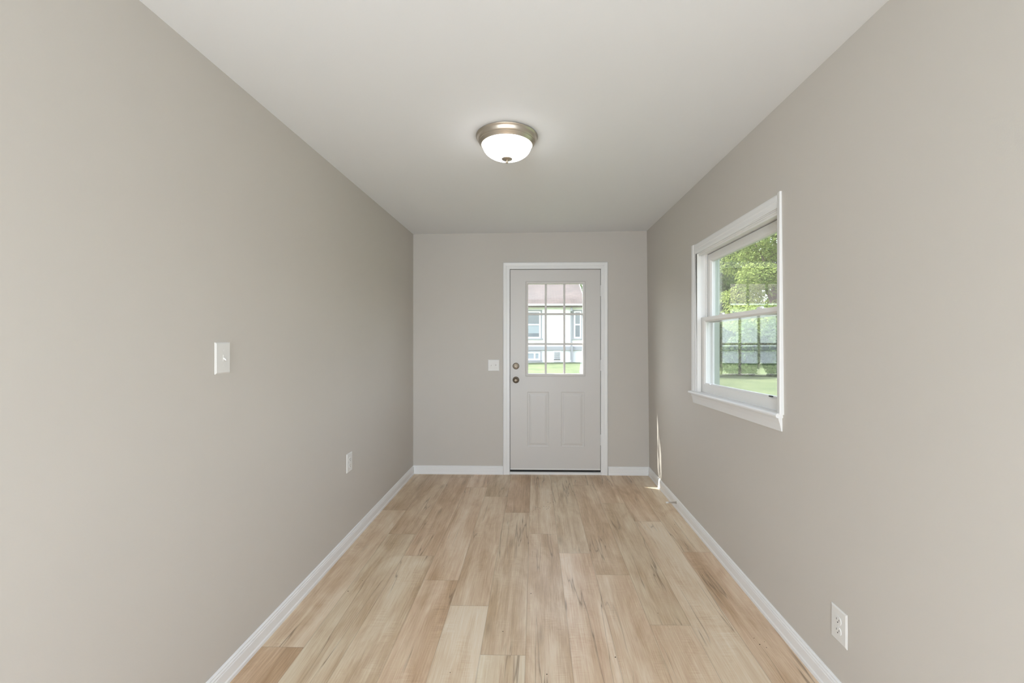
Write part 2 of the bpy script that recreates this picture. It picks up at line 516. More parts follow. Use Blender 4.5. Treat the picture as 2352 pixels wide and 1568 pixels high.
def sweep_closed(path, prof, fmap):
    P = [Vector(p) for p in path]; n = len(P); rows = []
    for i in range(n):
        d0 = (P[i]-P[i-1]).normalized(); d1 = (P[(i+1) % n]-P[i]).normalized()
        n0, n1 = Vector((-d0.y, d0.x)), Vector((-d1.y, d1.x))
        nn = (n0+n1).normalized(); k = 1/max(.2, nn.dot(n0))
        rows += [fmap(P[i].x+nn.x*o*k, P[i].y+nn.y*o*k, h) for o, h in prof]
    m = len(prof); f = []
    for i in range(n):
        i2 = (i+1) % n
        for j in range(m):
            j2 = (j+1) % m
            f.append((i*m+j, i*m+j2, i2*m+j2, i2*m+j))
    return MB().add(rows, f)

CASE = [(0, 0), (0, .009), (.004, .0125), (.030, .0125), (.036, .0155), (.060, .0175), (.066, .015), (.069, .009), (.069, 0)]
sweep_open([(-0.252, 0.0), (-0.252, 2.082), (0.670, 2.082), (0.670, 0.0)],
           CASE, lambda u, v, h: (u, D - h, v)).build('casing', M_trim, door)
# jamb lining the opening, with stop; dark strip stands in for shade in the gap
mb = MB()
mb.box(DX0 - .001, DX0 + .0045, D - .001, D + .18, 0, DZ1); mb.box(DX1 - .0045, DX1 + .001, D - .001, D + .18, 0, DZ1)
mb.box(DX0, DX1, D - .001, D + .18, DZ1 - .004, DZ1 + .001)
mb.box(DX0, DX0 + .030, D + .056, D + .10, 0, DZ1); mb.box(DX1 - .030, DX1, D + .056, D + .10, 0, DZ1)
mb.box(DX0, DX1, D + .056, D + .10, DZ1 - .03, DZ1)
mb.build('jamb', M_trim, door)
mb = MB()
mb.box(-0.2515, -0.2476, D + .006, D + .054, 0.02, 2.082); mb.box(0.6652, 0.6685, D + .010, D + .054, 0.02, 2.082)
mb.box(-0.25, 0.668, D + .008, D + .054, 2.0785, 2.082)
mb.build('gap_shade_strip', M_dark, door)

# slab with a glazed opening and two raised panels
mb = MB()
xs = [SX0, LX0 - .012, -0.075, 0.144, 0.269, LX1 + .012, 0.502, SX1]
xs = sorted(xs)
zs = [SZ0, 0.280, 0.837, LZ0 - .012, LZ1 + .012, SZ1]
def slab_face(y, flip, panels):
    for i in range(len(xs)-1):
        for j in range(len(zs)-1):
            xa, xb, za, zb = xs[i], xs[i+1], zs[j], zs[j+1]
            xm = (xa+xb)/2
            if j == 3 and LX0 - .012 - 1e-6 < xm < LX1 + .012: continue
            if panels and j == 1 and (-0.075 < xm < 0.144 or 0.269 < xm < 0.502): continue
            q = [(xa,y,za),(xb,y,za),(xb,y,zb),(xa,y,zb)]
            mb.add(q, [(3,2,1,0) if flip else (0,1,2,3)])
slab_face(SY, False, True); slab_face(SY + .044, True, False)
def panel(xa, xb, za, zb):
    rings = [(0, 0), (.004, .0035), (.010, .0050), (.018, .0050), (.022, .0030), (.036, .0005), (.040, 0.0)]
    pts = []
    for ins, dy in rings:
        pts += [(xa+ins, SY+dy, za+ins), (xb-ins, SY+dy, za+ins), (xb-ins, SY+dy, zb-ins), (xa+ins, SY+dy, zb-ins)]
    f = []
    for r in range(len(rings)-1):
        for k in range(4):
            k2 = (k+1) % 4
            f.append((r*4+k, r*4+k2, (r+1)*4+k2, (r+1)*4+k))
    e = (len(rings)-1)*4
    f.append((e, e+1, e+2, e+3))
    mb.add(pts, f)
panel(-0.075, 0.144, 0.280, 0.837); panel(0.269, 0.502, 0.280, 0.837)
for (a, b_) in (((SX0,SZ0),(SX1,SZ0)), ((SX1,SZ0),(SX1,SZ1)), ((SX1,SZ1),(SX0,SZ1)), ((SX0,SZ1),(SX0,SZ0))):
    mb.add([(a[0],SY,a[1]),(b_[0],SY,b_[1]),(b_[0],SY+.044,b_[1]),(a[0],SY+.044,a[1])], [(0,1,2,3)])
for (a, b_) in (((LX0-.012,LZ0-.012),(LX1+.012,LZ0-.012)), ((LX1+.012,LZ0-.012),(LX1+.012,LZ1+.012)),
                ((LX1+.012,LZ1+.012),(LX0-.012,LZ1+.012)), ((LX0-.012,LZ1+.012),(LX0-.012,LZ0-.012))):
    mb.add([(a[0],SY,a[1]),(b_[0],SY,b_[1]),(b_[0],SY+.044,b_[1]),(a[0],SY+.044,a[1])], [(0,1,2,3)])
slab = mb.build('door_slab', M_door, door)
LP = [(0, -.030), (0, .004), (.004, .008), (.012, .009), (.020, .011), (.026, .0075), (.0265, .0002), (.010, -.001), (.010, -.030)]
sweep_closed([(LX0, LZ0), (LX0, LZ1), (LX1, LZ1), (LX1, LZ0)], LP,
             lambda u, v, h: (u, SY - h, v)).build('glazing_frame', M_door, slab)
MB().box(LX0 - .008, LX1 + .008, SY + .018, SY + .024, LZ0 - .008, LZ1 + .008).build('glass_pane', M_doorglass, slab)
MP = [(-.0105, 0), (-.0105, .004), (-.006, .007), (.006, .007), (.0105, .004), (.0105, 0)]
for y_m, s in ((SY + .0175, -1), (SY + .0245, 1)):
    for x in (0.113, 0.302):
        MB().prism(MP, lambda p, q, t: (x + p, y_m + s * q, t), LZ0, LZ1).build('glazing_bar', M_door, slab)
    for z in (1.6275, 1.3235):
        MB().prism(MP, lambda p, q, t: (t, y_m + s * q * .96, z + p), LX0, LX1).build('glazing_bar', M_door, slab)
mb = MB().box(SX0, SX1, SY - .006, SY + .010, 0.0475, 0.0575)
mb.build('door_sweep', M_vinyl, slab, bevel=.0015)

# threshold, and a black box standing in for the shaded gap above it
mb = MB().prism([(D-.004, 0), (D-.004, .018), (D+.006, .0235), (D+.10, .0235), (D+.18, .010), (D+.18, 0)],
                lambda p, q, t: (t, p, q), -0.251, 0.668)
mb.build('threshold', M_trim, door)
MB().box(-0.251, 0.668, D + .012, D + .048, .0236, .0555).build('threshold_gap_shade', M_dark, door)

# hardware
def ymap(x, z): return lambda a, b_, h: (x + a, SY - h, z + b_)
k = MB().lathe([(.0335, 0), (.0335, .004), (.031, .008), (.026, .010), (.014, .011), (.011, .016), (.0105, .028), (.014, .032),
                (.022, .036), (.0262, .043), (.0265, .050), (.0235, .057), (.016, .0615), (.008, .0625), (.0078, .060), (.001, .060)],
               ymap(-0.190, 0.958), 40)
knob = k.build('door_knob', M_pewter, door)
MB().lathe([(.0055, .0600), (.0055, .0645), (.001, .0650)], ymap(-0.190, 0.958), 20).build('lock_button', M_pewter, knob)
k = MB().lathe([(.0330, 0), (.0330, .005), (.030, .010), (.024, .012), (.018, .0125), (.016, .015), (.001, .015)], ymap(-0.190, 1.099), 40)
bolt = k.build('deadbolt', M_pewter, door)
mb = MB()
tp = [(-.015, .0), (-.011, .007), (0, .0095), (.011, .007), (.015, 0), (.011, -.007), (0, -.0095), (-.011, -.007)]
ca_, sa_ = math.cos(rad(52)), math.sin(rad(52))
mb.prism([(p*ca_-q*sa_, p*sa_+q*ca_) for p, q in tp], lambda p, q, t: (-0.190+p, SY-t, 1.099+q), .0145, .026)
mb.build('thumb_turn', M_pewter, bolt, bevel=.002)
MB().box(-0.2522, -0.2486, SY - .003, SY + .010, 0.930, 0.990).build('latch_plate', M_slot, door)
for z0, z1 in ((1.807, 1.917), (1.054, 1.164), (0.300, 0.411)):
    mb = MB()
    zz = [z0 + (z1 - z0) * i / 5 for i in range(6)]
    for i in range(5):
        mb.lathe([(.0048, zz[i] + .0004), (.0062, zz[i] + .0012), (.0062, zz[i+1] - .0012), (.0048, zz[i+1] - .0004)],
                 lambda a, b_, h: (0.6690 + a, D - .0075 + b_, h), 16)
    mb.box(.6670, .6700, D - .006, D + .004, z0 + .003, z1 - .003)
    mb.build('hinge', M_trim, door)

# ------------------------------------------------------------------ window_1 in the right wall
win = tag(empty('window_1', (1.15, 2.52, 1.0)), kind='structure')
def warp(p):
    x, y, z = p
    k = .028 if z < 1.1 else (.011 if z > 1.5 else .028 - .017 * (z - 1.1) / .4)
    return (x, y, z - k * (y - 1.985))
XF = 1.137
# casing: far leg, near leg, head
inner_outer = [(0, -.012), (0, .010), (.18, .013), (.42, .0135), (.50, .017), (.86, .018), (.97, .0145), (1, .009), (1, -.012)]
XW = 1.1445   # wall face at mid window height
mb = MB().prism(inner_outer, lambda a, h, z: (XW - h + .004, 3.026 + a * .071, z), 1.03, 2.059)
mb.build('casing', M_trim, win, warp)
mb = MB().prism([(0, -.012), (0, .014), (.25, .018), (.80, .021), (.97, .021), (1, .018), (1, -.012)],
                lambda a, h, z: (XW - h + .004, 2.012 - a * .034, z), 1.030, 2.060)
mb.build('casing', M_trim, win, warp)
mb = MB().prism([(0, -.012), (0, .010), (.18, .013), (.42, .0135), (.50, .016), (.86, .0165), (.97, .014), (1, .009), (1, -.012)],
                lambda a, h, y: (XW - h + .004, y, 1.988 + a * .069), 2.0122, 3.0262)
mb.build('casing', M_trim, win, warp)
# stool with rounded nose, apron below
mb = MB().prism([(1.175, 1.0355), (1.122, 1.0355), (1.1165, 1.033), (1.114, 1.0275), (1.114, 1.0215), (1.1165, 1.016), (1.122, 1.0135), (1.175, 1.0135)],
                lambda x, z, y: (x, y, z), 1.986, 3.112)
mb.build('stool', M_trim, win, warp)
mb = MB().prism([(1.160, 1.0135), (1.129, 1.0135), (1.130, 1.004), (1.136, .985), (1.1415, .960), (1.143, .951), (1.160, .951)],
                lambda x, z, y: (x, y, z), 1.992, 3.088)
mb.build('apron', M_trim, win, warp)
# jamb liners
mb = MB()
for (ya, yb) in ((WY1 - .010, WY1 + .004), (WY0 - .004, WY0 + .002)):
    mb.box(1.146, 1.258, ya, yb, 1.0, 1.994)
mb.box(1.146, 1.258, WY0, WY1, 1.980, 1.994)
mb.box(1.150, 1.258, WY0, WY1, 0.990, 1.030)
# stops and tracks
for (ya, yb) in ((WY1 - .022, WY1 - .009),):
    mb.box(1.141, 1.168, ya, yb, 1.03, 1.985)
    mb.box(1.203, 1.209, ya - .006, yb, 1.03, 1.985)
    mb.box(1.244, 1.256, ya - .010, yb, 1.03, 1.985)
mb.box(1.150, 1.168, WY0, WY1, 1.968, 1.982)
mb.box(1.244, 1.256, WY0, WY1, 1.950, 1.982)
mb.build('jamb', M_vinyl, win, warp)
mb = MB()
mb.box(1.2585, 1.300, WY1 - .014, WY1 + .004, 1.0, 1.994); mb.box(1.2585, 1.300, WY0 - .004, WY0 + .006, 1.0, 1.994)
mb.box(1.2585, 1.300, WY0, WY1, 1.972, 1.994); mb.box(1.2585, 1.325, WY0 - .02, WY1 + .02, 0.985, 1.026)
tag(mb.build('exterior_jamb', M_extjamb, win, warp), 'outer jamb beyond the glass, coloured with green light off the lawn')
def sash(name, xa, xb, ya, yb, za, zb, stile, bot, top, glass_x):
    s = sweepbox(xa, xb, ya, yb, za, zb, stile, bot, top).build(name, M_vinyl, win, warp)
    MB().box(glass_x, glass_x + .004, ya + stile - .005, yb - stile + .005, za + bot - .005, zb - top + .005).build('glass_pane', M_glass, s, warp)
    return s
def sweepbox(xa, xb, ya, yb, za, zb, st, bo, to):
    """sash frame with a bevelled glazing bead on the room side"""
    mb = MB()
    o = [(ya, za), (yb, za), (yb, zb), (ya, zb)]
    i1 = [(ya+st-.010, za+bo-.010), (yb-st+.010, za+bo-.010), (yb-st+.010, zb-to+.010), (ya+st-.010, zb-to+.010)]
    i2 = [(ya+st, za+bo), (yb-st, za+bo), (yb-st, zb-to), (ya+st, zb-to)]
    L = [[(xa, *p) for p in o], [(xa, *p) for p in i1], [(xa+.009, *p) for p in i2], [(xb, *p) for p in i2], [(xb, *p) for p in o]]
    v = [q for r in L for q in r]; f = []
    for r in range(5):
        r2 = (r+1) % 5
        for k in range(4):
            k2 = (k+1) % 4
            f.append((r*4+k, r*4+k2, r2*4+k2, r2*4+k))
    return mb.add(v, f)
low = sash('lower_sash', 1.172, 1.202, WY0 + .004, WY1 - .010, 1.037, 1.538, .062, .064, .032, 1.186)
sash('upper_sash', 1.212, 1.242, WY0 + .004, WY1 - .012, 1.500, 1.975, .064, .034, .052, 1.226)
# sash locks on the meeting rail
for yy in (2.25, 2.71):
    mb = MB().box(1.176, 1.200, yy - .028, yy + .028, 1.537, 1.543)
    mb.lathe([(.011, 1.543), (.011, 1.552), (.001, 1.553)], lambda a, b_, h, yy=yy: (1.188 + a, yy + b_, h), 16)
    mb.box(1.181, 1.188, yy - .006, yy + .032, 1.545, 1.551)
    mb.build('sash_lock', M_vinyl, low, warp)
for yy in (2.125, 2.86):
    MB().box(1.164, 1.173, yy - .012, yy + .012, 1.097, 1.103).build('sash_latch', M_slot if yy < 2.5 else M_vinyl, low, warp)

# ------------------------------------------------------------------ unseen windows added behind the camera to house the fill lights
for nm, xw, sg, ya, yb in (('added_window_2', XL, -1, -2.65, -0.55), ('added_window_3', 1.145, 1, -1.53, -0.43)):
    w2 = tag(empty(nm, (xw, (ya + yb) / 2, 0.5)), kind='structure')
    mb = MB()
    x0, x1 = sorted((xw + sg * .06, xw + sg * .11))
    mb.box(x0, x1, ya, ya + .06, .5, 2.1); mb.box(x0, x1, yb - .06, yb, .5, 2.1)
    mb.box(x0, x1, ya + .06, yb - .06, .5, .57); mb.box(x0, x1, ya + .06, yb - .06, 2.03, 2.1)
    mb.box(x0, x1, ya + .06, yb - .06, 1.28, 1.33)
    mb.build('window_frame', M_vinyl, w2)
    MB().box(xw + sg * .083, xw + sg * .087, ya + .05, yb - .05, .56, 2.04).build('glass_pane', M_glass, w2)

w4 = tag(empty('added_window_4', (-.68, Y0, 0.2)), kind='structure')  # added unseen opening for the rear fill light
mb = MB()
for xa, xb in ((-1.14, -1.08), (-.28, -.22)):
    mb.box(xa, xb, Y0 - .11, Y0 - .05, .2, 2.3)
mb.box(-1.08, -.28, Y0 - .11, Y0 - .05, .2, .28); mb.box(-1.08, -.28, Y0 - .11, Y0 - .05, 2.22, 2.3)
mb.build('window_frame', M_vinyl, w4)
MB().box(-1.09, -.27, Y0 - .085, Y0 - .080, .27, 2.23).build('glass_pane', M_glass, w4)

# ------------------------------------------------------------------ ceiling lamp
def ceiling_lamp(x, y, label):
    z = zc(x)
    lamp = tag(empty('ceiling_lamp', (x, y, z)), label, 'ceiling lamp')
    dn = lambda a, b_, h: (x + a, y + b_, z - h)
    MB().lathe([(.150, .000), (.1630, .001), (.1645, .004), (.1630, .007), (.1590, .0095), (.1560, .016), (.1530, .024), (.1500, .029),
                (.1475, .031), (.1480, .034), (.1450, .038), (.1400, .042), (.1375, .047), (.1350, .049), (.1315, .047), (.1300, .020)],
               dn, 96).build('pan', M_nickel, lamp)
    pr = [(.1245, .040), (.1280, .046), (.1285, .050)]
    for i in range(1, 15):
        a = math.pi / 2 * i / 14
        pr.append((max(.1285 * math.cos(a), .0015), .050 + .070 * math.sin(a)))
    MB().lathe(pr, dn, 96).build('glass_bowl', M_lampglass, lamp)
    MB().lathe([(.0290, .1140), (.0300, .117), (.0270, .121), (.016, .126), (.0070, .1285), (.0050, .130), (.0070, .1325), (.0078, .1365), (.0055, .1400), (.0008, .1415)],
               dn, 32).build('finial', M_nickel, lamp)
    return lamp
ceiling_lamp(-0.147, 2.253, 'round flush ceiling lamp with nickel rim and lit frosted glass bowl')

# ------------------------------------------------------------------ switches and outlets
def plate_mesh(w, h, d=.0055):
    """bevelled plate in local (u,v,depth)"""
    b_ = .005
    v = [(-w/2,-h/2,0),(w/2,-h/2,0),(w/2,h/2,0),(-w/2,h/2,0),
         (-w/2,-h/2,d*.45),(w/2,-h/2,d*.45),(w/2,h/2,d*.45),(-w/2,h/2,d*.45),
         (-w/2+b_,-h/2+b_,d),(w/2-b_,-h/2+b_,d),(w/2-b_,h/2-b_,d),(-w/2+b_,h/2-b_,d)]
    f = [(3,2,1,0),(8,9,10,11)]
    for r in (0, 4):
        for k in range(4):
            k2 = (k+1) % 4
            f.append((r+k, r+k2, r+4+k2, r+4+k))
    return v, f
def face_map(side, u0, v0, z_wall):
    if side == 'left':  return lambda u, v, d: (XL + d, u0 + u, v0 + v)       # u along +Y
    if side == 'right': return lambda u, v, d: (xr(v0) - d, u0 - u, v0 + v)
    return lambda u, v, d: (u0 + u, D - d, v0 + v)
def ubox(mb, fm, u0, u1, v0, v1, d0, d1):
    v = [fm(u, w, d) for d in (d0, d1) for (u, w) in ((u0,v0),(u1,v0),(u1,v1),(u0,v1))]
    return mb.add(v, [(3,2,1,0),(4,5,6,7),(0,1,5,4),(1,2,6,5),(2,3,7,6),(3,0,4,7)])
def screw(mb, fm, u, v, d):
    pts = [(u + .0034*math.cos(a*math.pi/6), v + .0034*math.sin(a*math.pi/6)) for a in range(12)]
    mb.add([fm(*p, d) for p in pts] + [fm(*p, d + .0010) for p in pts],
           [tuple(range(12, 24))] + [(i, (i+1) % 12, 12+(i+1) % 12, 12+i) for i in range(12)])

def light_switch(side, u0, z0, w, h, toggles, label):
    fm = face_map(side, u0, z0, 0)
    loc = fm(0, 0, 0)
    s = tag(empty('light_switch', loc), label, 'light switch')
    v, f = plate_mesh(w, h)
    MB().add([fm(*p) for p in v], f).build('plate', M_plastic, s)
    for (tu, up) in toggles:
        mb = MB(); ubox(mb, fm, tu - .0055, tu + .0055, -.0125, .0125, .0050, .0066)
        c = mb.build('toggle_collar', M_plastic, s)
        sg = 1 if up else -1
        pts = [(tu-.0045, -.004*sg, .0055), (tu+.0045, -.004*sg, .0055), (tu+.0045, .0045*sg, .0055), (tu-.0045, .0045*sg, .0055),
               (tu-.0034, .0065*sg, .0165), (tu+.0034, .0065*sg, .0165), (tu+.0034, .0115*sg, .0150), (tu-.0034, .0115*sg, .0150)]
        MB().add([fm(*p) for p in pts], [(3,2,1,0),(4,5,6,7),(0,1,5,4),(1,2,6,5),(2,3,7,6),(3,0,4,7)]).build('toggle', M_plastic, s, bevel=.0008)
        for sv in (-.030, .030):
            mb = MB(); screw(mb, fm, tu, sv, .0052); mb.build('screw', M_plastic, s)
    return s
def wall_outlet(side, u0, z0, w, h, label):
    fm = face_map(side, u0, z0, 0)
    s = tag(empty('wall_outlet', fm(0, 0, 0)), label, 'electrical outlet')
    v, f = plate_mesh(w, h)
    MB().add([fm(*p) for p in v], f).build('plate', M_plastic, s)
    for sv in (-.0195, .0195):
        pts = []
        for a in range(24):
            t = 2*math.pi*a/24
            pts.append((.0172*math.cos(t), max(-.0138, min(.0138, .0172*math.sin(t)))))
        ring = [fm(p[0], sv + p[1], .0050) for p in pts] + [fm(p[0]*.97, sv + p[1]*.97, .0078) for p in pts]
        r = MB().add(ring, [tuple(range(24, 48))] + [(i, (i+1) % 24, 24+(i+1) % 24, 24+i) for i in range(24)]).build('receptacle', M_plastic, s)
        mb = MB()
        ubox(mb, fm, -.0075, -.0055, sv - .001, sv + .0065, .0070, .0081)
        ubox(mb, fm, .0055, .0075, sv - .001, sv + .0055, .0070, .0081)
        pts = [(.0026*math.cos(a*math.pi/5), sv - .0075 + .0026*math.sin(a*math.pi/5)) for a in range(10)]
        mb.add([fm(*p, .0070) for p in pts] + [fm(*p, .0081) for p in pts],
               [tuple(range(10, 20))] + [(i, (i+1) % 10, 10+(i+1) % 10, 10+i) for i in range(10)])
        mb.build('slots', M_slot, r)
        pr = [(.0193*math.cos(2*math.pi*a/24), sv + max(-.0156, min(.0156, .0193*math.sin(2*math.pi*a/24)))) for a in range(24)]
    mb = MB(); screw(mb, fm, 0, 0, .0052); mb.build('screw', M_plastic, s)
    return s
light_switch('left', 1.658, 1.3045, .080, .124, [(.004, False)], 'white single-toggle light switch on the left wall')
light_switch('back', -0.4175, 1.1065, .117, .117, [(-.023, False), (.023, True)], 'white double-toggle light switch beside the door frame')
wall_outlet('left', 2.811, .554, .082, .125, 'white electrical outlet low on the left wall')
wall_outlet('right', 1.6325, .2965, .082, .128, 'white electrical outlet low on the right wall near the camera')

# ------------------------------------------------------------------ spring door stop on the right baseboard
stp = tag(empty('door_stop', (xr(.055) - .0125, 3.457, .055)), 'spring door stop with white tip sticking out of the right baseboard', 'door stop')
xs0 = xr(.055) - .0125
xm = lambda a, b_, h: (xs0 - h, 3.457 + a, .055 + b_)
MB().lathe([(.011, 0), (.011, .003), (.007, .006), (.005, .009)], xm, 20).build('base', M_steel, stp)
# coil
mb = MB(); turns, n_, R0, R1, rw = 16, 16 * 14, .0075, .0045, .0011
pts = []
for i in range(n_ + 1):
    t = i / n_; a = 2 * math.pi * turns * t; R = R0 + (R1 - R0) * t
    pts.append((R * math.cos(a), R * math.sin(a), .005 + .062 * t))
v, f = [], []
for i, p in enumerate(pts):
    a = 2 * math.pi * turns * i / n_
    e1 = Vector((math.cos(a), math.sin(a), 0)); e2 = Vector((0, 0, 1))
    for s_ in range(6):
        b_ = math.pi / 3 * s_
        q = Vector(p) + (e1 * math.cos(b_) + e2 * math.sin(b_)) * rw
        v.append(xm(*q))
for i in range(n_):
    for s_ in range(6):
        s2 = (s_ + 1) % 6
        f.append((i*6+s_, i*6+s2, (i+1)*6+s2, (i+1)*6+s_))
mb.add(v, f, True).build('spring', M_steel, stp, recalc=False)
MB().lathe([(.0050, .064), (.0068, .066), (.0068, .078), (.0055, .083), (.001, .084)], xm, 20).build('rubber_tip', M_plastic, stp)

# ------------------------------------------------------------------ crumbs on the floor
def crumbs():
    rng = random.Random(5)
    spots = [(-.006, 3.44, 3), (.03, 3.46, 5), (.10, 3.47, 6), (.145, 3.58, 5), (1.02, 3.33, 2), (1.07, 3.17, 2), (.98, 2.5, 1),
             (-.02, 2.30, 1), (1.02, 1.95, 4), (-.15, 2.0, 1), (-.55, 2.56, 1), (-.98, 2.4, 1), (-1.02, 2.3, 1), (-.35, 1.75, 1), (.05, 1.75, 1),
             (-.52, 2.75, 1), (.62, 2.15, 1), (.35, 1.85, 1)]
    mb = MB()
    for x, y, n in spots:
        for i in range(n):
            r = rng.uniform(.0016, .0036)
            cx_, cy_ = x + rng.gauss(0, .022) * (n > 1), y + rng.gauss(0, .018) * (n > 1)
            k = 5
            base = [(cx_ + r*rng.uniform(.7, 1.3)*math.cos(2*math.pi*j/k), cy_ + r*rng.uniform(.7, 1.3)*math.sin(2*math.pi*j/k), 0) for j in range(k)]
            mb.add(base + [(cx_, cy_, r * .6)], [(j, (j+1) % k, k) for j in range(k)])
    return tag(mb.build('crumbs', M_crumb), 'scattered dark crumbs and grit on the plank floor', 'debris', kind='stuff')
crumbs()

# ------------------------------------------------------------------ outdoors
GZ = -0.13
rng = np.random.default_rng(4)
def build_lawn():
    n = 60
    xs_ = np.linspace(-50, 60, n); ys_ = np.linspace(-25, 80, n)
    v = []
    for x in xs_:
        for y in ys_:
            z = GZ + .04 * math.sin(x * .7) * math.cos(y * .5)
            if -2.2 < x < 2.2 and -5 < y < 6: z = GZ - .02
            v.append((x, y, z))
    f = [(i*n+j, (i+1)*n+j, (i+1)*n+j+1, i*n+j+1) for i in range(n-1) for j in range(n-1)]
    mb = MB().add(v, f)
    return tag(mb.build('lawn', M_grass), kind='structure')
build_lawn()

def neighbour():
    Y = 26.0; XA, XB = -24.0, 2.93
    h = tag(empty('house', (-4, Y, GZ)), 'white neighbouring house with brown shingle roof, seen through the door glass', 'house')
    MB().box(XA, XB, Y, Y + 8.6, .86, 3.42).build('wall', M_stucco, h)
    MB().box(XA + .04, XB - .04, Y + .06, Y + 8.5, GZ - .3, .66).build('foundation', M_found, h)
    MB().prism([(Y - .05, .64), (Y - .05, .84), (Y - .02, .88), (Y + .1, .88), (Y + .1, .64)], lambda p, q, t: (t, p, q), XA - .02, XB + .02).build('ledge', M_greytrim, h)
    # gable end
    MB().prism([(Y, 3.40), (Y + 8.6, 3.40), (Y + 4.3, 5.15)], lambda p, q, t: (t, p, q), XB - .12, XB).build('gable', M_stucco, h)
    # roof : two slopes
    ov = .45; ye, ze, yr_, zr = Y - ov, 3.42, Y + 4.6, 5.72
    for side in (0, 1):
        if side == 0: a, b_ = (ye, ze), (yr_, zr)
        else: a, b_ = (2 * yr_ - ye, ze), (yr_, zr)
        o = empty_loc = None
        Ls = math.hypot(b_[0] - a[0], b_[1] - a[1])
        ang = math.atan2(b_[1] - a[1], abs(b_[0] - a[0]))
        me = bpy.data.meshes.new('roof')
        w = XB + .12 - XA + .3
        me.from_pydata([(0,0,0),(w,0,0),(w,Ls,0),(0,Ls,0),(0,0,-.12),(w,0,-.12),(w,Ls,-.12),(0,Ls,-.12)], [],
                       [(0,1,2,3),(7,6,5,4),(0,4,5,1),(1,5,6,2),(2,6,7,3),(3,7,4,0)])
        me.materials.append(M_shingle)
        r = link_obj('roof_slope', me, h)
        if side == 0:
            M_ = Matrix.Translation((XA - .3, ye, ze)) @ Matrix.Rotation(ang, 4, 'X')
        else:
            M_ = Matrix.Translation((XB + .12, 2 * yr_ - ye, ze)) @ Matrix.Rotation(math.pi, 4, 'Z') @ Matrix.Rotation(ang, 4, 'X')
        r.matrix_local = Matrix.Translation(-h.location) @ M_
    MB().prism([(ye - .12, 3.33), (ye - .12, 3.43), (ye, 3.43), (ye, 3.33)], lambda p, q, t: (t, p, q), XA - .3, XB + .13).build('gutter', M_white_out, h)
    MB().box(XA - .3, XB + .12, ye, ye + .03, 3.22, 3.40).build('fascia', M_browntrim, h)
    MB().box(XA - .3, XB + .12, ye + .03, Y, 3.26, 3.29).build('soffit', M_stucco, h)
    MB().prism([(ye, ze + .02), (ye, ze - .16), (yr_, zr - .16), (yr_, zr + .02)], lambda p, q, t: (t, p, q), XB + .121, XB + .15).build('rake_board', M_white_out, h)
    # downspout
    s = MB()
    s.box(2.17, 2.28, ye + .05, ye + .13, 3.0, 3.30)
    s.prism([(ye + .05, 3.05), (ye + .13, 3.05), (Y, 2.80), (Y - .08, 2.80)], lambda p, q, t: (t, p, q), 2.17, 2.28)
    s.box(2.19, 2.30, Y - .085, Y - .005, 0.05, 2.82)
    s.box(2.22, 2.33, Y - .16, Y - .06, GZ - .03, 0.90)
    s.build('downspout', M_greytrim, h)
    def hwin(xa, xb, za, zb, rail, blind=True):
        w_ = MB()
        w_.box(xa - .10, xa, Y - .05, Y + .02, za - .08, zb + .08); w_.box(xb, xb + .10, Y - .05, Y + .02, za - .08, zb + .08)
        w_.box(xa, xb, Y - .05, Y + .02, zb, zb + .08); w_.box(xa - .16, xb + .16, Y - .10, Y + .02, za - .14, za - .06)
        f_ = w_.build('window_trim', M_greytrim, h)
        m2 = MB()
        m2.box(xa, xa + .08, Y - .04, Y + .02, za - .06, zb); m2.box(xb - .08, xb, Y - .04, Y + .02, za - .06, zb)
        m2.box(xa + .08, xb - .08, Y - .04, Y + .02, za - .06, za + .03); m2.box(xa + .08, xb - .08, Y - .04, Y + .02, zb - .07, zb)
        if rail: m2.box(xa + .08, xb - .08, Y - .045, Y + .02, rail, rail + .08)
        m2.build('window_frame', M_white_out, f_)
        MB().box(xa + .08, xb - .08, Y - .02, Y + .0, za + .03, zb - .07).build('glass_pane', M_houseglass, f_)
        if blind:
            MB().box(xa + .09, xb - .09, Y - .028, Y - .022, za + .25, (rail or zb) - .02).build('blind', M_blind, f_)
    hwin(-.85, .36, 1.42, 3.02, 2.16)
    hwin(2.40, 2.84, 1.42, 3.02, 2.16, False)
    hwin(-5.0, -3.8, 1.42, 3.02, 2.16)
    # basement window : two lights
    b = MB()
    b.box(-.78, .42, Y - .02, Y + .08, .54, .62); b.box(.34, .42, Y - .02, Y + .08, .02, .54); b.box(-.78, .46, Y - .05, Y + .08, -.05, .03)
    bt = b.build('basement_window', M_greytrim, h)
    b = MB()
    b.box(-.74, .34, Y, Y + .07, .44, .54); b.box(-.74, .34, Y, Y + .07, .03, .12)
    for xa in (-.74, -.05, .24): b.box(xa, xa + .10, Y, Y + .07, .12, .44)
    b.build('window_frame', M_white_out, bt)
    MB().box(-.64, .24, Y + .03, Y + .05, .12, .44).build('glass_pane', M_blind, bt)
    # louvred vent
    b = MB().box(1.14, 1.60, Y - .02, Y + .07, -.06, .60)
    vt = b.build('vent', M_white_out, h)
    b = MB()
    for i in range(8):
        z = .10 + i * .058
        b.prism([(Y - .055, z), (Y - .02, z + .03), (Y - .02, z + .036), (Y - .055, z + .008)], lambda p, q, t: (t, p, q), 1.18, 1.56)
    b.build('louvre', M_greytrim, vt)
    MB().box(1.17, 1.57, Y - .045, Y - .018, .035, .075).build('vent_slot', M_dark, vt)
neighbour()

